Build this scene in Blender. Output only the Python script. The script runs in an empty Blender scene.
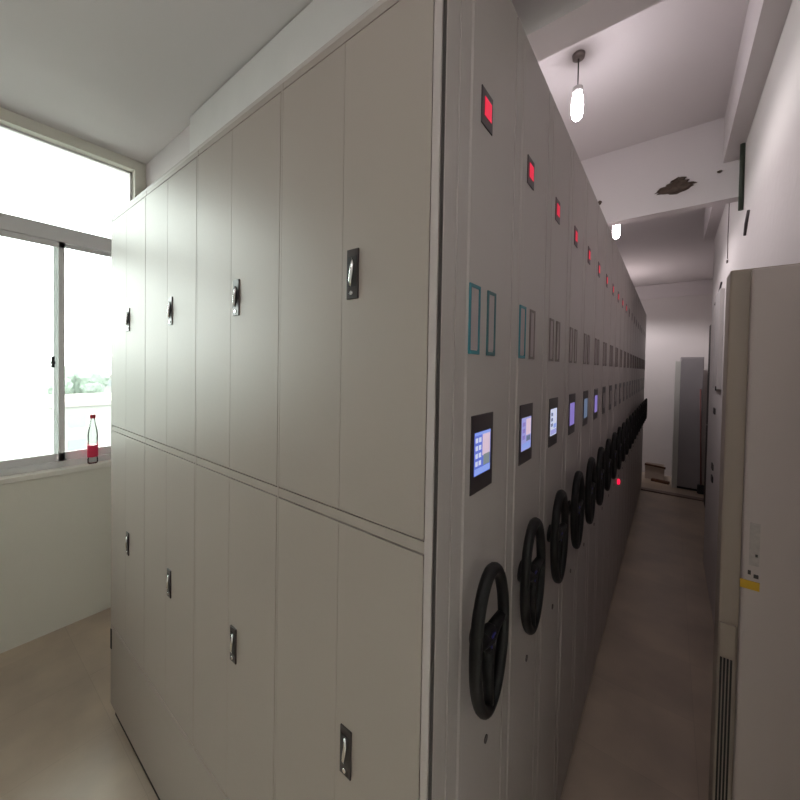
import bpy, bmesh, math, random
from mathutils import Vector, Matrix
random.seed(4)
C = bpy.context.scene.collection
R = math.radians

# ------------------------------------------------------------------ materials
def nodes(name):
    m = bpy.data.materials.new(name); m.use_nodes = True
    nt = m.node_tree; b = nt.nodes['Principled BSDF']
    return m, nt, b

def paint(name, col, rough=.5, metal=0, var=.06, scale=6, bump=0.0, bscale=60, coat=0, stretch=None, spec=.5):
    m, nt, b = nodes(name)
    tc = nt.nodes.new('ShaderNodeTexCoord'); mp = nt.nodes.new('ShaderNodeMapping')
    nt.links.new(tc.outputs['Object'], mp.inputs[0])
    if stretch: mp.inputs['Scale'].default_value = stretch
    n = nt.nodes.new('ShaderNodeTexNoise'); n.inputs['Scale'].default_value = scale; n.inputs['Detail'].default_value = 6
    nt.links.new(mp.outputs[0], n.inputs['Vector'])
    mx = nt.nodes.new('ShaderNodeMix'); mx.data_type = 'RGBA'
    mx.inputs[6].default_value = (*[c*(1-var) for c in col], 1); mx.inputs[7].default_value = (*[min(1, c*(1+var)) for c in col], 1)
    nt.links.new(n.outputs['Fac'], mx.inputs[0]); nt.links.new(mx.outputs[2], b.inputs['Base Color'])
    b.inputs['Roughness'].default_value = rough; b.inputs['Metallic'].default_value = metal
    b.inputs['Specular IOR Level'].default_value = spec
    b.inputs['Coat Weight'].default_value = coat
    if bump:
        n2 = nt.nodes.new('ShaderNodeTexNoise'); n2.inputs['Scale'].default_value = bscale; n2.inputs['Detail'].default_value = 4
        nt.links.new(mp.outputs[0], n2.inputs['Vector'])
        bp = nt.nodes.new('ShaderNodeBump'); bp.inputs['Strength'].default_value = bump; bp.inputs['Distance'].default_value = .01
        nt.links.new(n2.outputs['Fac'], bp.inputs['Height']); nt.links.new(bp.outputs[0], b.inputs['Normal'])
    return m

def glow(name, col, s):
    m, nt, b = nodes(name)
    b.inputs['Base Color'].default_value = (*[c*.3 for c in col], 1); b.inputs['Roughness'].default_value = .3
    b.inputs['Emission Color'].default_value = (*col, 1); b.inputs['Emission Strength'].default_value = s
    return m

def glass_mat(name, tint=(1, 1, 1)):
    m = bpy.data.materials.new(name); m.use_nodes = True; nt = m.node_tree; nt.nodes.clear()
    o = nt.nodes.new('ShaderNodeOutputMaterial'); t = nt.nodes.new('ShaderNodeBsdfTransparent'); g = nt.nodes.new('ShaderNodeBsdfGlossy')
    t.inputs[0].default_value = (*tint, 1); g.inputs['Roughness'].default_value = .02
    f = nt.nodes.new('ShaderNodeFresnel'); f.inputs[0].default_value = 1.35
    mx = nt.nodes.new('ShaderNodeMixShader')
    nt.links.new(f.outputs[0], mx.inputs[0]); nt.links.new(t.outputs[0], mx.inputs[1]); nt.links.new(g.outputs[0], mx.inputs[2])
    nt.links.new(mx.outputs[0], o.inputs[0]); return m

def floor_mat():
    m, nt, b = nodes('floor tiles')
    tc = nt.nodes.new('ShaderNodeTexCoord')
    br = nt.nodes.new('ShaderNodeTexBrick'); br.offset = 0; br.inputs['Scale'].default_value = 1
    br.inputs['Brick Width'].default_value = .42; br.inputs['Row Height'].default_value = .42; br.inputs['Mortar Size'].default_value = .0015
    br.inputs['Color1'].default_value = (*FLOOR, 1); br.inputs['Color2'].default_value = (*[c*.93 for c in FLOOR], 1)
    br.inputs['Mortar'].default_value = (*[c*.85 for c in FLOOR], 1)
    nt.links.new(tc.outputs['Object'], br.inputs[0])
    n = nt.nodes.new('ShaderNodeTexNoise'); n.inputs['Scale'].default_value = 2.6; n.inputs['Detail'].default_value = 8
    nt.links.new(tc.outputs['Object'], n.inputs['Vector'])
    cr = nt.nodes.new('ShaderNodeValToRGB'); cr.color_ramp.elements[0].position = .3; cr.color_ramp.elements[1].position = .7
    cr.color_ramp.elements[0].color = (.72, .70, .70, 1); cr.color_ramp.elements[1].color = (1.05, 1.03, 1.0, 1)
    nt.links.new(n.outputs['Fac'], cr.inputs[0])
    mx = nt.nodes.new('ShaderNodeMix'); mx.data_type = 'RGBA'; mx.blend_type = 'MULTIPLY'; mx.inputs[0].default_value = 1
    nt.links.new(br.outputs['Color'], mx.inputs[6]); nt.links.new(cr.outputs[0], mx.inputs[7])
    nt.links.new(mx.outputs[2], b.inputs['Base Color'])
    mr = nt.nodes.new('ShaderNodeMapRange'); mr.inputs[3].default_value = .22; mr.inputs[4].default_value = .5
    nt.links.new(n.outputs['Fac'], mr.inputs[0]); nt.links.new(mr.outputs[0], b.inputs['Roughness'])
    return m

FLOOR = (.64, .54, .43)
PLASTER = (.72, .68, .66)
M = dict(
    plaster=paint('white plaster', PLASTER, .85, var=.03, scale=3, bump=.15, bscale=25),
    wallL=paint('window wall plaster', (.78, .77, .68), .8, var=.03, scale=3, bump=.12, bscale=25),
    ceil=paint('ceiling plaster', (.70, .655, .655), .9, var=.025, scale=2, bump=.1, bscale=20),
    floor=floor_mat(),
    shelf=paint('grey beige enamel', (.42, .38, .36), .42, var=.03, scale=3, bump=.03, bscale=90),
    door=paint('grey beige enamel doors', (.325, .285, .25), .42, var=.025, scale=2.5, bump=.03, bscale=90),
    seam=paint('dark seam shadow gap', (.05, .045, .04), .8),
    black=paint('black plastic', (.012, .012, .013), .38, var=.2),
    wheel=paint('black handwheel resin', (.006, .006, .006), .5, var=.2, spec=.3),
    bezel=paint('dark brown bezel', (.030, .022, .022), .3, var=.1),
    teal=paint('teal plastic', (.02, .17, .21), .4),
    tealdim=paint('dull teal plastic', (.035, .12, .13), .4),
    brownframe=paint('dull brown plastic', (.19, .155, .145), .5),
    card=paint('card insert', (.40, .34, .34), .6, var=.04),
    chrome=paint('chrome', (.75, .75, .75), .18, metal=1, var=.02),
    alu=paint('grey aluminium frame', (.72, .72, .72), .5, metal=0, var=.03),
    sill=paint('white sill', (.80, .79, .72), .5),
    glass=glass_mat('window glass', (.97, 1, .985)),
    bulb=glow('lit bulb', (1, .93, .985), 60),
    red=glow('red led display', (.80, .0, .045), .82),
    redoff=paint('unlit red display', (.10, .015, .02), .3),
    redlamp=glow('red indicator', (1, .01, .06), 1.3),
    badge=paint('blue badge', (.02, .02, .22), .35),
    acbody=paint('beige painted steel', (.34, .285, .23), .5, var=.03),
    acfront=paint('pale beige plastic', (.50, .44, .405), .45, var=.02),
    slot=paint('dark vent slots', (.02, .02, .018), .8),
    yellow=paint('yellow label', (.62, .38, .02), .5),
    greylabel=paint('grey printed label', (.42, .38, .345), .6, var=.2, scale=120),
    print=paint('dark print', (.05, .045, .04), .6),
    wood=paint('brown board', (.14, .065, .035), .7, var=.3, scale=8, stretch=(1, 12, 12)),
    darkwood=paint('dark stained door', (.03, .02, .018), .5, var=.3, scale=4, stretch=(8, 8, 1), spec=.1),
    cardboard=paint('pale carton', (.52, .43, .36), .8, var=.08),
    lockerfront=paint('slate grey steel', (.33, .31, .315), .5, var=.05),
    lockerside=paint('pale grey steel', (.62, .62, .57), .5, var=.03),
    conduit=paint('white pvc', (.74, .72, .71), .45),
    boxw=paint('off white steel', (.50, .475, .46), .5),
    pipe=paint('dark green rubber pipe', (.035, .045, .03), .6),
    cable=paint('dark cable', (.06, .05, .05), .6),
    spall=paint('exposed concrete', (.10, .072, .055), .95, var=.5, scale=40, bump=.8, bscale=50),
    bottle=glass_mat('clear plastic bottle', (.93, .97, .95)),
    label=paint('red bottle label', (.78, .03, .10), .4, var=.15, scale=60),
    cap=paint('red bottle cap', (.45, .01, .03), .4),
    threshold=paint('dark threshold', (.25, .19, .16), .6),
    bristle=paint('dark broom head', (.03, .03, .03), .9, bump=.6, bscale=120),
    handlewood=paint('reddish broom handle', (.20, .07, .06), .5),
    facade=paint('pale facade', (.20, .20, .19), .8, var=.1, scale=.6),
    pane=paint('distant window pane', (.15, .165, .17), .3),
    roof=paint('pale roof', (.22, .20, .19), .8),
    leaf=paint('hazy foliage', (.165, .20, .17), .9, var=.2, scale=1.5, bump=.6, bscale=3),
    ground=paint('distant ground', (.23, .235, .22), .9, var=.12, scale=.1),
)
SCR = dict(
    blue=glow('screen deep blue', (.13, .19, .72), .75), pale=glow('screen pale', (.72, .76, 1), .75), sky=glow('screen sky blue', (.30, .42, .95), .75),
    pink=glow('screen pinkish', (.80, .62, .75), .75), green=glow('screen olive', (.25, .30, .30), .75),
    lav=glow('screen lavender', (.42, .42, .85), .7), purple=glow('screen purple', (.33, .25, .75), .6), dim=glow('screen dim blue', (.16, .22, .35), .6),
    off=paint('unlit screen', (.32, .28, .28), .35))

# ------------------------------------------------------------------ mesh helpers
def new(): return bmesh.new()
def bx(bm, x0, x1, y0, y1, z0, z1, mi=0, bev=0):
    r = bmesh.ops.create_cube(bm, size=1)
    vs = r['verts']
    bmesh.ops.scale(bm, verts=vs, vec=(x1-x0, y1-y0, z1-z0)); bmesh.ops.translate(bm, verts=vs, vec=((x0+x1)/2, (y0+y1)/2, (z0+z1)/2))
    fs = set(f for v in vs for f in v.link_faces)
    for f in fs: f.material_index = mi
    if bev:
        es = list(set(e for v in vs for e in v.link_edges))
        bmesh.ops.bevel(bm, geom=es, offset=bev, segments=2, affect='EDGES', profile=.5)
    return bm
def tube(bm, pts, r, n=12, mi=0, closed=False, cap=True):
    pts = [Vector(p) for p in pts]; k = len(pts); rings = []
    for i, p in enumerate(pts):
        a = pts[(i-1) % k] if (closed or i > 0) else p; b = pts[(i+1) % k] if (closed or i < k-1) else p
        d = (b-a).normalized(); ref = Vector((1, 0, 0)) if abs(d.x) < .9 else Vector((0, 0, 1))
        u = d.cross(ref).normalized(); v = d.cross(u)
        rr = r[i] if isinstance(r, (list, tuple)) else r
        rings.append([bm.verts.new(p+u*rr*math.cos(2*math.pi*j/n)+v*rr*math.sin(2*math.pi*j/n)) for j in range(n)])
    m = k if closed else k-1
    for i in range(m):
        A, B = rings[i], rings[(i+1) % k]
        for j in range(n):
            f = bm.faces.new((A[j], A[(j+1) % n], B[(j+1) % n], B[j])); f.smooth = True; f.material_index = mi
    if cap and not closed:
        for q in (rings[0], rings[-1]):
            try: bm.faces.new(q).material_index = mi
            except ValueError: pass
    return bm
def lathe(bm, prof, cx, cy, n=20, mi=0):
    rings = []
    for r, z in prof: rings.append([bm.verts.new((cx+r*math.cos(2*math.pi*j/n), cy+r*math.sin(2*math.pi*j/n), z)) for j in range(n)])
    for A, B in zip(rings, rings[1:]):
        for j in range(n):
            f = bm.faces.new((A[j], A[(j+1) % n], B[(j+1) % n], B[j])); f.smooth = True; f.material_index = mi
    for q in (rings[0], rings[-1]): bm.faces.new(q).material_index = mi
    return bm
def mesh(name, bm):
    bmesh.ops.recalc_face_normals(bm, faces=bm.faces)
    me = bpy.data.meshes.new(name); bm.to_mesh(me); bm.free(); return me
def obj(name, bm, mats, parent=None):
    me = bm if isinstance(bm, bpy.types.Mesh) else mesh(name, bm)
    if not me.materials:
        for m in (mats if isinstance(mats, (list, tuple)) else [mats]): me.materials.append(m)
    o = bpy.data.objects.new(name, me); C.objects.link(o)
    if parent: o.parent = parent; o.matrix_parent_inverse = Matrix.Identity(4)
    return o
def thing(name, label, cat, loc=(0, 0, 0), group=None, kind=None):
    o = bpy.data.objects.new(name, None); C.objects.link(o); o.location = loc; o.empty_display_size = .1
    return tag(o, label, cat, group, kind)
def tag(o, label, cat, group=None, kind=None):
    o['label'] = label; o['category'] = cat
    if group: o['group'] = group
    if kind: o['kind'] = kind
    return o
def struct(name, bm, m, label=None):
    o = obj(name, bm, m) if not isinstance(bm, bpy.types.Object) else bm
    o['kind'] = 'structure'
    if label: o['label'] = label
    return o

# ------------------------------------------------------------------ room shell
XL, XW, XF, YB, YE, ZC, ZB = -2.665, .557, .78, -2.4, 6.55, 3.036, 2.787
struct('floor', bx(new(), XL-.2, XF+.2, YB-.2, YE+.2, -.12, 0), M['floor'], 'brownish grey tiled floor')
struct('ceiling', bx(new(), XL-.2, XF+.2, YB-.2, YE+.2, ZC, ZC+.12), M['ceil'], 'white plaster ceiling between the beams')
WY0, WY1, WZ0, WZ1 = -1.50, .356, .985, 2.97
b = new()
bx(b, XL-.2, XL, YB, WY0, 0, ZC); bx(b, XL-.2, XL, WY1, YE, 0, ZC); bx(b, XL-.2, XL, WY0, WY1, 0, WZ0-.012); bx(b, XL-.2, XL, WY0, WY1, WZ1, ZC)
struct('wall_left', b, M['wallL'], 'plastered wall around and below the window')
struct('wall_back', bx(new(), XL-.2, XF+.2, YB-.2, YB, 0, ZC), M['plaster'])
struct('wall_end', bx(new(), XL-.2, XF+.2, YE, YE+.2, 0, ZC), M['plaster'], 'far end wall of the aisle')
b = new(); bx(b, XW, XF+.2, YB, 3.56, 0, ZC); bx(b, XF, XF+.2, 3.56, YE, 0, ZC)
struct('wall_right', b, M['plaster'], 'white wall along the right of the aisle')
struct('trim_1', bx(new(), XW-.069, XW, YB, 3.56, ZB, ZC), M['ceil'], 'ceiling beam running along the right wall')
struct('trim_2', bx(new(), XL, XW-.069, .745, .875, ZB, ZC), M['ceil'], 'ceiling beam crossing nearest the camera over the shelving')
beam = struct('trim_3', bx(new(), XL, XW-.0, 2.12, 2.19, 2.59, ZC), M['ceil'], 'deep cross beam with a broken plaster patch')
struct('trim_4', bx(new(), XL, XW-.069, .42, .58, 2.80, ZC), M['ceil'], 'ceiling beam starting beside the window')
struct('trim_5', bx(new(), XL, XF, YE-.03, YE, 2.82, ZC), M['ceil'], 'shallow beam on top of the far wall')
struct('trim_6', bx(new(), .0, XF, 5.46, 5.56, 0, .018), M['threshold'], 'dark threshold strip across the far aisle floor')
struct('trim_7', bx(new(), XL-.02, XL+.022, WY0-.03, WY1+.02, WZ0-.028, WZ0+.004, bev=.004), M['sill'], 'white front edge of the window sill')
struct('trim_8', bx(new(), XL-.2, XL-.02, WY0, WY1, WZ0-.012, WZ0+.003), M['sill'], 'white window sill board')

# spalled plaster on the deep cross beam: a ragged shallow hole with crumbling lip
def ragged(cx, cz, w, h, y, seed, n=34, tilt=0.):
    rnd = random.Random(seed); b = new(); ring = []; ring2 = []
    for j in range(n):
        a = 2*math.pi*j/n; k = 1+rnd.uniform(-.28, .22)
        px, pz = w*math.cos(a)*k, h*math.sin(a)*k*(1-.35*math.cos(a*2))
        pz += px*tilt
        ring.append(b.verts.new((cx+px, y-.001, cz+pz))); ring2.append(b.verts.new((cx+px*.86, y-.013-rnd.uniform(0, .008), cz+pz*.8)))
    c = b.verts.new((cx, y-.009, cz))
    for j in range(n):
        q = (j+1) % n
        b.faces.new((ring[j], ring[q], ring2[q], ring2[j])); b.faces.new((ring2[j], ring2[q], c))
    return b
o = obj('broken_plaster', ragged(.285, 2.715, .088, .026, 2.12, 3, tilt=.05), M['spall'], beam); o['label'] = 'dark ragged hole in the plaster'
obj('broken_plaster', ragged(.30, 2.752, .035, .014, 2.12, 8), M['spall'], beam)
obj('broken_plaster', ragged(-.099, 2.729, .012, .009, 2.12, 5, 14), M['spall'], beam)
obj('broken_plaster', ragged(.475, 2.745, .012, .004, 2.12, 7, 14), M['spall'], beam)

# door leaf standing open at the far end of the right wall
d = bpy.data.objects.new('door_1', None); C.objects.link(d); d['kind'] = 'structure'; d['label'] = 'dark door leaf standing open by the far aisle corner'
obj('door_leaf', bx(new(), .660, .706, 4.75, 5.40, .01, 2.23, bev=.003), M['darkwood'], d)
obj('door_frame', bx(new(), .706, XF, 5.40, 5.46, 0, 2.29), M['conduit'], d)
b = new(); tube(b, [(.668, 4.83, 1.05), (.645, 4.83, 1.05), (.640, 4.84, 1.05), (.640, 4.93, 1.05)], .007); obj('door_handle', b, M['chrome'], d)

# ------------------------------------------------------------------ window
w = bpy.data.objects.new('window_1', None); C.objects.link(w); w['kind'] = 'structure'; w['label'] = 'large aluminium window with fixed upper lights and sliding panes'
fx0, fx1 = XL-.095, XL-.055
mull = (-1.02, -.515, -.013)
b = new()
bx(b, fx0, fx1, WY0, WY0+.035, WZ0, WZ1); bx(b, fx0, fx1, WY1-.014, WY1, WZ0, WZ1)
bx(b, fx0, fx1, WY0, WY1, WZ1-.012, WZ1); bx(b, fx0, fx1, WY0, WY1, WZ0+.003, WZ0+.04)
bx(b, fx0, fx1+.006, WY0, WY1, 2.385, 2.478, bev=.003)
obj('window_frame', b, M['alu'], w)
edges = [WY0+.035, -1.02, -.515, -.013, WY1-.03]
for k in range(4):
    y0, y1 = edges[k], edges[k+1]; off = .004 if k % 2 == 0 else -.018
    x0, x1 = fx0+.012+off, fx0+.028+off
    b = new(); s = .028
    ya, yb = y0-.024, y1+.024
    if k == 0: ya = y0
    if k == 3: yb = y1
    low = 2.385 - (.012 if k % 2 == 0 else 0)
    bx(b, x0, x1, ya, ya+s, 1.02, 2.387); bx(b, x0, x1, yb-s, yb, 1.02, 2.387)
    bx(b, x0, x1, ya, yb, 1.02, 1.075); bx(b, x0, x1, ya, yb, low-.022, 2.387)
    f = obj('sash', b, M['alu'], w)
    obj('pane', bx(new(), x0+.006, x0+.010, ya+s, yb-s, 1.075, low-.022), M['glass'], f)
obj('upper_pane', bx(new(), fx0+.018, fx0+.022, WY0+.035, WY1-.03, 2.478, WZ1-.03), M['glass'], w)
b = new(); bx(b, fx1-.006, fx1+.016, -.052, -.038, 1.61, 1.68, bev=.003); bx(b, fx1+.010, fx1+.024, -.056, -.036, 1.63, 1.65, bev=.003)
obj('latch', b, M['black'], w)

# ------------------------------------------------------------------ bottle on the sill
t = thing('drink_bottle', 'clear plastic bottle with red label and red cap on the window sill', 'bottle', (XL-.020, .1376, WZ0+.004))
b = new(); lathe(b, [(.020, 0), (.0265, .006), (.027, .03), (.025, .04), (.027, .05), (.027, .12), (.0255, .15), (.027, .18), (.024, .215), (.014, .262), (.0115, .278), (.0115, .295)], 0, 0)
obj('bottle_body', b, M['bottle'], t)
b = new(); lathe(b, [(.0276, .045), (.0278, .05), (.0278, .118), (.0276, .122)], 0, 0, 24); obj('label', b, M['label'], t)
b = new(); lathe(b, [(.0135, .294), (.0140, .297), (.0140, .316), (.012, .319)], 0, 0, 20); obj('cap', b, M['cap'], t)

# ------------------------------------------------------------------ mobile shelving row
NR, P, Y0, ZT, ZP, W = 21, .263, .047, 2.305, 2.44, .4294
cache = {}
def cached(key, fn, mats):
    if key not in cache:
        me = mesh(key, fn())
        for m in (mats if isinstance(mats, (list, tuple)) else [mats]): me.materials.append(m)
        cache[key] = me
    return cache[key]
# all shapes below are local to the unit's base: y = 0 is its near edge
def body_bm():
    b = new(); bx(b, -4*W, -.014, .004, P-.004, .075, ZT-.012)
    bx(b, -4*W-.004, -.012, .001, P-.001, ZT-.012, ZT, bev=.002); return b
def base_bm():
    b = new(); bx(b, -4*W+.01, -.02, .02, P-.02, .03, .076)
    for x in (-4*W+.08, -2.6*W, -1.3*W, -.10):
        for y in (.05, P-.05):
            tube(b, [(x-.012, y, .026), (x+.012, y, .026)], .026, 14)
    return b
def panel_bm():
    b = new(); bx(b, -.014, 0, .0026, P-.0026, .03, ZP, bev=.0012)
    # folded raised centre of the end panel
    x = .0; y0, y1 = .045, .212
    vs = [(x-.001, y0-.006), (x+.0025, y0), (x+.0025, y1), (x-.001, y1+.006)]
    lo = [b.verts.new((a, c, .05)) for a, c in vs]; hi = [b.verts.new((a, c, ZP-.02)) for a, c in vs]
    for j in range(3): b.faces.new((lo[j], lo[j+1], hi[j+1], hi[j]))
    b.faces.new(lo); b.faces.new(hi); return b
FX = .0025
def wheel_bm():
    b = new(); cy, cz, cx = .102, 1.141, .034; ay, az = .065, .131
    tube(b, [(cx, cy+ay*math.cos(2*math.pi*j/40), cz+az*math.sin(2*math.pi*j/40)) for j in range(40)], .0115, 12, closed=True)
    for a in (8, 172, 270):
        a = R(a); e = (cx, cy+ay*math.cos(a), cz+az*math.sin(a))
        m1 = (cx-.004, cy+ay*.45*math.cos(a), cz+az*.45*math.sin(a))
        tube(b, [(cx-.006, cy, cz), m1, e], [.016, .012, .009], 10)
    tube(b, [(cx-.018, cy, cz), (cx-.010, cy, cz), (cx+.002, cy, cz), (cx+.006, cy, cz)], [.016, .024, .024, .018], 20)
    tube(b, [(FX-.002, cy, cz), (FX+.004, cy, cz), (FX+.005, cy, cz), (cx-.012, cy, cz)], [.026, .026, .013, .013], 20)
    return b
def badge_bm():
    b = new(); cy, cz = .102, 1.141; tube(b, [(.039, cy, cz), (.0415, cy, cz)], [.014, .013], 20); return b
def frame_bm(y0, y1, z0, z1, t, d):
    b = new(); x0, x1 = FX-.001, FX+d
    bx(b, x0, x1, y0, y0+t, z0, z1, bev=.001); bx(b, x0, x1, y1-t, y1, z0, z1, bev=.001)
    bx(b, x0, x1, y0+t, y1-t, z0, z0+t*1.2, bev=.001); bx(b, x0, x1, y0+t, y1-t, z1-t*1.2, z1, bev=.001); return b
def slab_bm(y0, y1, z0, z1, d, bev=.001, x=FX):
    return bx(new(), x-.001, x+d, y0, y1, z0, z1, bev=bev)
def screen_bm(kind):
    y0, y1, z0, z1 = .077, .150, 1.447, 1.529; x = FX+.002; b = new()
    def q(a, c, e, f, mi, lift): bx(b, x, x+.0006+lift, y0+(y1-y0)*a, y0+(y1-y0)*c, z0+(z1-z0)*e, z0+(z1-z0)*f, mi)
    q(0, 1, 0, 1, 0, 0)
    if kind == 'home':
        q(.02, .98, .02, .16, 1, .0003)
        q(.48, .96, .42, .96, 2, .0003); q(.55, .95, .18, .44, 3, .0004)
        for r in range(4):
            for c in range(2): q(.06+.2*c, .20+.2*c, .22+.18*r, .33+.18*r, 4, .0003)
        q(.02, .98, .93, .99, 1, .0004)
    elif kind == 'menu':
        q(.45, .95, .45, .95, 2, .0003); q(.05, .95, .04, .22, 1, .0003)
        for r in range(3): q(.08, .36, .34+.2*r, .46+.2*r, 4, .0003)
        q(.5, .9, .26, .42, 3, .0003)
    return b
def holder(name, y0, y1, mat, par):
    f = obj('card_holder', cached('holder %.3f %s' % (y0, mat.name), lambda: frame_bm(y0, y1, 1.676, 1.803, .0058, .003), mat), None, par)
    obj('card', cached('card %.3f' % y0, lambda: slab_bm(y0+.007, y1-.007, 1.685, 1.797, .0015, 0), M['card']), None, f)
    return f
ORD = ['first', 'second', 'third', 'fourth', 'fifth', 'sixth', 'seventh', 'eighth', 'ninth', 'tenth', 'eleventh', 'twelfth', 'thirteenth', 'fourteenth', 'fifteenth', 'sixteenth',
       'seventeenth', 'eighteenth', 'nineteenth', 'twentieth', 'twenty first']
def shelf_label(i):
    if i == 0: return 'nearest grey mobile shelving unit, its locked double doors facing the camera'
    if i == 1: return 'second grey mobile shelving unit from the near end, with one teal card frame'
    if i == NR-1: return 'last grey mobile shelving unit, at the far end of the row'
    ex = 'lit screen and red display' if i < 6 else ('dark screen but lit red display' if i < 11 else 'screen and display unlit')
    return '%s grey mobile shelving unit from the near end, %s' % (ORD[i], ex)

for i in range(NR):
    t = thing('mobile_shelving_unit', shelf_label(i), 'shelving unit', (0, Y0+P*i, 0), 'row of mobile shelving units')
    if i == 0:
        b = new(); bx(b, -4*W, -.014, -.024, P-.004, .075, ZT-.012)
        bx(b, -4*W-.004, -.012, -.047, P-.001, ZT-.012, ZT, bev=.002)
        bx(b, -.0215, -.007, -.047, -.02, .03, ZP); bx(b, -.0175, -.003, -.040, -.005, .03, ZP-.002)
        obj('body', b, M['shelf'], t)
        b = new(); bx(b, -4*W, -.014, -.0385, -.024, .075, ZT-.012); bx(b, -.0155, -.0010, -.0440, -.030, .03, ZP-.001); obj('door_rebate', b, M['seam'], t)
        yf = -.047
        b = new()   # frame rails between and around the doors
        for k in range(5):
            xx = -W*k; a0 = xx-.0035 if 0 < k < 4 else (xx-.02 if k == 0 else xx); a1 = xx+.0 if k == 0 else (xx+.0035 if k < 4 else xx+.012)
            if k: bx(b, a0, a1, yf-.0006, yf+.014, .10, ZT-.013)
        bx(b, -4*W, -.0215, yf, yf+.014, 1.344, 1.364); bx(b, -4*W, -.0215, yf, yf+.014, ZT-.028, ZT-.012); 
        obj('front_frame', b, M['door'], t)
        b = new(); bx(b, -4*W, -.0228, yf-.001, yf+.012, .085, .452, bev=.001); obj('plinth', b, M['door'], t)
        b = new(); bx(b, -4*W+.006, -4*W+.020, yf-.004, yf, .345, .435, bev=.001); obj('latch_slot', b, M['slot'], t)
        b = new(); bx(b, -.0165, 0, -.0425, .0005, .03, ZP, bev=.0015); obj('corner_post', b, M['shelf'], t)
        for k in range(4):
            xr = -W*k-(.0045 if k else .0228); xl = -W*(k+1)+(.0045 if k < 3 else .0130); xm = -W*k-.223
            for z0, z1, zh in ((.458, 1.341, .900), (1.367, ZT-.031, 1.826)):
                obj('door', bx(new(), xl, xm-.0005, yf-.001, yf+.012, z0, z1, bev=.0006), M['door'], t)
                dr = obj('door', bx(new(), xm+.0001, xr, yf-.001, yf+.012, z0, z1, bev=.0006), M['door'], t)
                hx = -W*k-.193
                b = new(); y = yf-.001
                bx(b, hx-.015, hx+.015, y-.003, y+.001, zh-.048, zh+.046, bev=.001)
                bx(b, hx-.0115, hx+.0115, y-.0036, y-.002, zh-.026, zh+.032, 1)
                h = obj('handle', b, [M['bezel'], M['black']], dr)
                b = new(); tube(b, [(hx-.000, y-.003, zh+.028), (hx+.003, y-.006, zh+.016), (hx+.001, y-.0065, zh), (hx-.002, y-.006, zh-.014), (hx-.003, y-.003, zh-.024)], [.0025, .0036, .0042, .0036, .0025], 10)
                h2 = tube(b, [(hx-.001, y-.002, zh-.037), (hx-.001, y-.005, zh-.037)], .004, 12)
                # lever and lock barrel belong to the handle mesh
                me = h.data; b2 = new(); b2.from_mesh(me); tmp = mesh('lever', b); b3 = new(); b3.from_mesh(tmp)
                for f in b3.faces: f.material_index = 2
                b3.to_mesh(tmp); b3.free(); b2.from_mesh(tmp); b2.to_mesh(me); b2.free(); me.materials.append(M['chrome'])
        b = base_bm(); bx(b, -4*W+.02, -.03, -.035, .03, .03, .085); obj('base', b, M['slot'], t)
    else:
        obj('body', cached('body', body_bm, M['shelf']), None, t)
        obj('base', cached('base', base_bm, M['slot']), None, t)
    pn = obj('end_panel', cached('end panel', panel_bm, M['shelf']), None, t)
    lit = i < 11
    f = obj('display_frame', cached('display frame', lambda: slab_bm(.079, .129, 2.103, 2.171, .002), M['bezel']), None, t)
    obj('display', cached('display %d' % lit, lambda: slab_bm(.091, .121, 2.122, 2.156, .001, 0, FX+.002), M['red'] if lit else M['redoff']), None, f)
    holder('a', .046, .090, M['teal'] if i < 2 else M['brownframe'], t)
    holder('b', .124, .164, M['tealdim'] if i < 1 else M['brownframe'], t)
    f = obj('touch_screen', cached('touch screen', lambda: slab_bm(.065, .164, 1.414, 1.562, .002, .001), M['bezel']), None, t)
    kinds = {0: ('home', ['blue', 'sky', 'pink', 'green', 'pale']), 1: ('menu', ['lav', 'sky', 'pink', 'dim', 'purple']), 2: ('menu', ['pale', 'lav', 'pale', 'sky', 'dim']),
             3: ('flat', ['purple']), 4: ('flat', ['dim']), 5: ('flat', ['purple'])}
    kd, cols = kinds.get(i, ('flat', ['off']))
    obj('screen', cached('screen %d' % i if i < 6 else 'screen off', lambda: screen_bm(kd), [SCR[c] for c in cols]), None, f)
    wv = obj('handwheel', cached('handwheel', wheel_bm, M['wheel']), None, t)
    obj('hub_badge', cached('badge', badge_bm, M['badge']), None, wv)
    def key():
        b = new(); tube(b, [(FX-.001, .165, .875), (FX+.002, .165, .875)], .008, 14); return b
    obj('lock', cached('lock', key, M['cable']), None, t)
    if i == 9:
        b = new(); tube(b, [(FX-.001, .12, .843), (FX+.012, .12, .843), (FX+.016, .12, .843)], [.020, .020, .010], 14); o = obj('indicator_lamp', b, M['redlamp'], t); o['label'] = 'small glowing red lamp'

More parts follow.
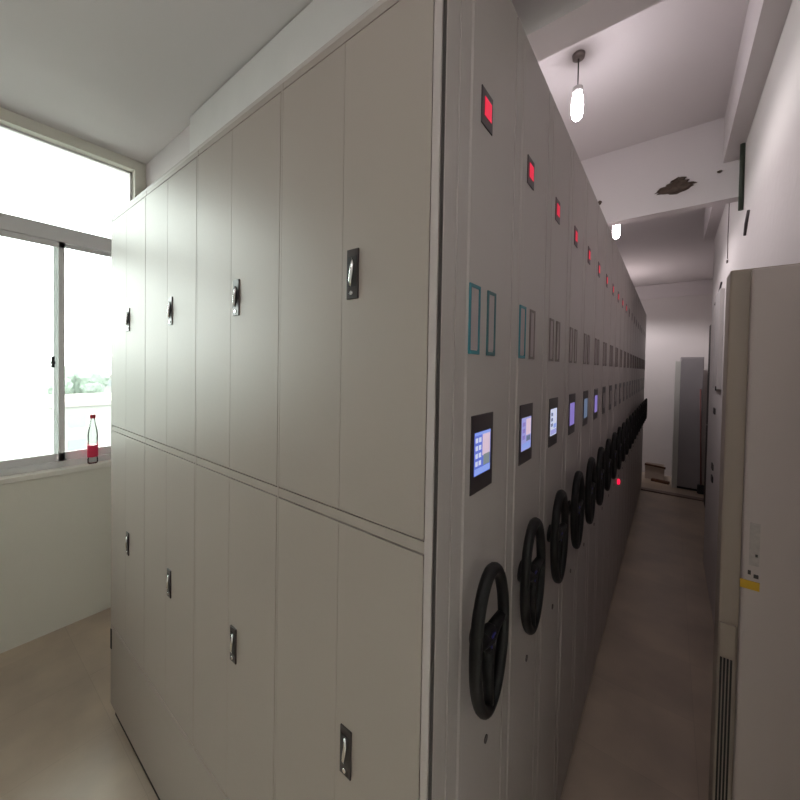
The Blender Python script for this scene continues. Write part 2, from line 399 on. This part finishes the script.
# ------------------------------------------------------------------ hanging bulbs
def bulb(x, y, zc, top, label, power=22):
    t = thing('hanging_bulb', label, 'lamp', (x, y, zc), 'bulbs hanging from the ceiling')
    h = ZC-zc
    b = new(); lathe(b, [(.012, h-.020), (.024, h-.016), (.026, h)][::-1], 0, 0, 24); obj('ceiling_rose', b, M['brownframe'], t)
    b = new(); tube(b, [(0, 0, h-.012), (0, 0, top)], .003, 8); obj('drop_rod', b, M['cable'], t)
    b = new(); lathe(b, [(.008, top+.006), (.020, top-.002), (.0225, top-.020), (.017, top-.03)], 0, 0, 20); obj('socket', b, M['conduit'], t)
    z = top-.028
    b = new(); lathe(b, [(.015, z), (.020, z-.010), (.0235, z-.030), (.0235, z-.082), (.020, z-.100), (.012, z-.112), (.003, z-.116)], 0, 0, 24); obj('bulb', b, M['bulb'], t)
    ld = bpy.data.lights.new('bulb_light', 'SPOT'); ld.energy = power; ld.color = (1, .93, .965); ld.spot_size = R(176); ld.spot_blend = .35; ld.shadow_soft_size = .03
    lo = bpy.data.objects.new('bulb_light', ld); C.objects.link(lo); lo.parent = t; lo.location = (0, 0, top-.19)
    return t
bulb(-.066, 1.239, 2.74, .155, 'bright capsule bulb hanging on a rod between the two nearest beams', 11)
bulb(-.047, 2.50, 2.59, .155, 'bright bulb glowing just under the deep cross beam', 13)
bulb(-.35, 5.5, 2.62, .155, 'bulb hanging over the far shelving, hidden behind the row', 36)
bulb(.38, -1.25, 2.70, .155, 'unseen fill bulb added behind the camera over the open floor', 12)  # unseen bulb, added behind the camera as general fill

# ------------------------------------------------------------------ pale box strip on the beam by the window
tag(obj('pale_box_strip', bx(new(), -1.88, XW-.071, .385, .42, 2.82, 3.025, bev=.004), M['conduit']), 'wide pale box strip along the beam above the nearest shelving', 'strip')  # long pale box giving the beam face its paler stretch

# ------------------------------------------------------------------ air conditioner
AY, AX0, AXM, AX1, AZ = .695, .401, .437, .552, 1.90
t = thing('floor_standing_air_conditioner', 'tall beige cabinet air conditioner against the right wall', 'air conditioner', ((AX0+AX1)/2, AY+.05, 0))
def L(b):
    bmesh.ops.translate(b, verts=b.verts, vec=(-(AX0+AX1)/2, -(AY+.05), 0)); return b
obj('cabinet', L(bx(new(), AX0, AX1, AY, AY+.08, .0, AZ, bev=.004)), M['acbody'], t)
b = new(); bx(b, AXM, AX1+.001, AY-.02, AY+.001, .08, AZ-.006, bev=.005); obj('front_panel', L(b), M['acfront'], t)
b = new(); bx(b, AX0+.002, AXM-.003, AY-.006, AY+.001, .08, 1.035, bev=.002); obj('lower_panel', L(b), M['acbody'], t)
b = new()
for k in range(4): bx(b, AX0+.005+.0062*k, AX0+.0085+.0062*k, AY-.009, AY-.005, .42, .95)
o = obj('intake_grille', L(b), M['slot'], t); o['label'] = 'dark vertical intake slots'
b = new(); bx(b, AXM-.002, .468, AY-.022, AY-.019, 1.143, 1.163); o = obj('energy_label', L(b), M['yellow'], t); o['label'] = 'yellow sticker'
b = new(); bx(b, .449, .466, AY-.0212, AY-.019, 1.20, 1.30, 0)
bx(b, .4475, .4525, AY-.0225, AY-.019, 1.178, 1.187, 1); bx(b, .4575, .4655, AY-.0225, AY-.019, 1.172, 1.180, 1); bx(b, .459, .463, AY-.0225, AY-.019, 1.222, 1.228, 1)
o = obj('paper_label', L(b), [M['greylabel'], M['print']], t)

# ------------------------------------------------------------------ bits on the right wall
b = new(); tube(b, [(XW-.010, 1.95, 2.46), (XW-.010, 1.955, 2.84)], .010, 12); tag(obj('wall_pipe', b, M['pipe']), 'dark upright pipe on the wall just before the deep cross beam', 'pipe')
b = new(); tube(b, [(XW-.004, 1.755, 2.387), (XW-.006, 1.80, 2.345), (XW-.004, 1.842, 2.302)], .006, 10); tag(obj('pipe_stub', b, M['cable']), 'short slanting dark pipe stub on the right wall above the air conditioner', 'pipe')
b = new(); tube(b, [(XW-.003, 2.52, 2.72), (XW-.004, 2.525, 2.5), (XW-.003, 2.518, 2.36)], .0022, 8); bx(b, XW-.008, XW, 2.508, 2.528, 2.335, 2.352); tag(obj('hanging_wire', b, M['brownframe']), 'thin wire hanging down the right wall beyond the cross beam', 'wire')
t = thing('electrical_box', 'long white electrical box on the right wall beyond the air conditioner', 'electrical box', (XW-.012, 2.78, 1.9))
obj('case', bx(new(), -.012, .012, -.15, .15, -.36, .30, bev=.003), M['boxw'], t); obj('knob', bx(new(), -.018, -.011, -.13, -.11, -.37, -.34), M['black'], t)
b = new(); tube(b, [(XW-.004, 3.217, 2.18), (XW-.004, 3.0, 2.21), (XW-.004, 2.8, 2.27)], .006, 8); tag(obj('cable', b, M['cable']), 'dark cable slanting down the right wall above the white electrical box', 'cable')
for z, lb in ((1.367, 'small dark wall socket, topmost of three on the aisle wall'), (.955, 'small dark wall socket, middle of three on the aisle wall'), (.865, 'small dark wall socket, lowest of three on the aisle wall')):
    tag(obj('wall_socket', bx(new(), XW-.008, XW, 2.955, 3.045, z-.022, z+.022, bev=.002), M['cable']), lb, 'socket', 'wall sockets')

# ------------------------------------------------------------------ far end of the aisle
t = thing('metal_cabinet', 'tall slate grey metal cabinet at the end of the aisle', 'cabinet', (.51, 6.1, 0))
obj('cabinet_side', bx(new(), -.170, -.110, -.2, .25, .0, 1.80), M['lockerside'], t)['label'] = 'pale grey side panel'
obj('cabinet_body', bx(new(), -.110, .14, -.19, .25, .03, 1.86, bev=.003), M['lockerfront'], t)
obj('cabinet_door', bx(new(), -.106, .132, -.205, -.19, .05, 1.84, bev=.003), M['lockerfront'], t)
obj('base', bx(new(), -.109, .135, -.18, .24, 0, .03), M['slot'], t)
t = thing('broom', 'broom with reddish handle leaning on the grey cabinet', 'broom', (.655, 5.84, 0))
b = new(); tube(b, [(0, -.02, .10), (-.035, .045, 1.42)], .009, 10); obj('handle', b, M['handlewood'], t)
obj('broom_head', bx(new(), -.04, .035, -.05, .01, 0.001, .12, bev=.01), M['bristle'], t)
t = thing('cardboard_carton', 'open pale carton with brown flaps on the far aisle floor', 'carton', (.13, 6.30, 0))
b = new(); bx(b, -.12, .12, -.12, -.11, 0, .2); bx(b, -.12, .12, .11, .12, 0, .2); bx(b, -.12, -.11, -.11, .11, 0, .2); bx(b, .11, .12, -.11, .11, 0, .2); bx(b, -.11, .11, -.11, .11, 0.001, .01)
obj('box', b, M['cardboard'], t)
b = new(); bx(b, -.13, .13, -.0, .008, -.03, .03); o = obj('flap', b, M['wood'], t); o.location = (.005, -.13, .205); o.rotation_euler = (R(50), R(5), 0)
b = new(); bx(b, -.12, .10, -.035, .035, 0, .035, bev=.003); o = obj('wooden_block', b, M['wood']); o.location = (.215, 6.06, .001); o.rotation_euler.z = R(-14); tag(o, 'short dark wooden board lying before the pale carton', 'board')

# ------------------------------------------------------------------ outside the window (an upper floor)
GZ = -14
o = struct('exterior_ground', bx(new(), -400, -6, -200, 300, GZ-.5, GZ), M['ground'], 'pale hazy ground far below the window'); o.name = 'ground'
def building(x, y, wx, wy, top, label, floors):
    t = thing('apartment_building', label, 'building', (x, y, GZ), 'distant buildings outside the window')
    H = top-GZ
    obj('wall', bx(new(), -wx/2, wx/2, -wy/2, wy/2, 0, H), M['facade'], t)
    obj('roof', bx(new(), -wx/2-.3, wx/2+.3, -wy/2-.3, wy/2+.3, H, H+.5), M['roof'], t)
    for fl in range(floors):
        n = max(2, int(wy/4))
        for k in range(n):
            yy = -wy/2+(k+.5)*wy/n; z = H-3.0*(fl+1)+.6
            obj('window', cached('far window', lambda: bx(new(), -.05, .06, -.8, .8, 0, 1.5), M['pane']), None, t).location = (wx/2, yy, z)
building(-62, 14.0, 14, 13, -3.6, 'pale distant building seen through the right pane behind the bottle', 2)
building(-120, 34.0, 16, 20, -2.0, 'farther pale building rising above the one behind the bottle', 2)
def tree(x, y, z, r, label, sd):
    t = thing('tree', label, 'tree', (x, y, GZ), 'hazy trees outside the window')
    b = new(); tube(b, [(0, 0, 0), (.1, .1, z-GZ)], [.35, .2], 8); obj('trunk', b, M['wood'], t)
    b = new(); rnd = random.Random(sd)
    for k in range(9):
        q = bmesh.ops.create_icosphere(b, subdivisions=3, radius=r*rnd.uniform(.45, .7))['verts']
        off = Vector((rnd.uniform(-.6, .6)*r, rnd.uniform(-.8, .8)*r, rnd.uniform(-.4, .5)*r))
        for v in q: v.co = v.co*(1+rnd.uniform(-.09, .09))+off+Vector((0, 0, z-GZ))
    obj('crown', b, M['leaf'], t)
tree(-80, 14.5, -2.2, 3.4, 'hazy green tree behind the pale building, in the right pane', 1)
tree(-84, 27.5, -1.8, 3.8, 'hazy green tree nearest the shelving edge, in the right pane', 2)
b = new(); rows = []
for a in range(9):
    rows.append([b.verts.new((-170-a*14, -60+k*5, GZ+(1-((a-4)/4)**2)*(15+3.5*math.sin(k*.31)+2*math.sin(k*.83)))) for k in range(50)])
for A, B in zip(rows, rows[1:]):
    for k in range(49): b.faces.new((A[k], A[k+1], B[k+1], B[k])).smooth = True
tag(obj('wooded_hill', b, M['leaf']), 'faint green hill on the horizon outside the window', 'hill')

# ------------------------------------------------------------------ daylight
wd = bpy.data.worlds.new('overcast'); bpy.context.scene.world = wd; wd.use_nodes = True
bg = wd.node_tree.nodes['Background']; bg.inputs[0].default_value = (.955, 1.0, .965, 1); bg.inputs[1].default_value = 9

# ------------------------------------------------------------------ camera
cd = bpy.data.cameras.new('camera'); cam = bpy.data.objects.new('camera', cd); C.objects.link(cam)
r = Vector((.79485949, .60654261, .01744881)); u = Vector((-.02548696, .00464204, .99966438)); d = Vector((-.60625804, .79503743, -.0191487))
m = Matrix((( r.x, u.x, -d.x, .291803), (r.y, u.y, -d.y, -.484672), (r.z, u.z, -d.z, 1.65), (0, 0, 0, 1)))
cam.matrix_world = m
cd.sensor_width = 36; cd.lens = 355.1376*36/800; cd.shift_y = -(400-373.898)/800; cd.clip_start = .02; cd.clip_end = 1000
sc = bpy.context.scene; sc.camera = cam
sc.view_settings.view_transform = 'Standard'; sc.view_settings.look = 'None'; sc.view_settings.gamma = 1; sc.view_settings.use_curve_mapping = False
sc.view_settings.exposure = 0
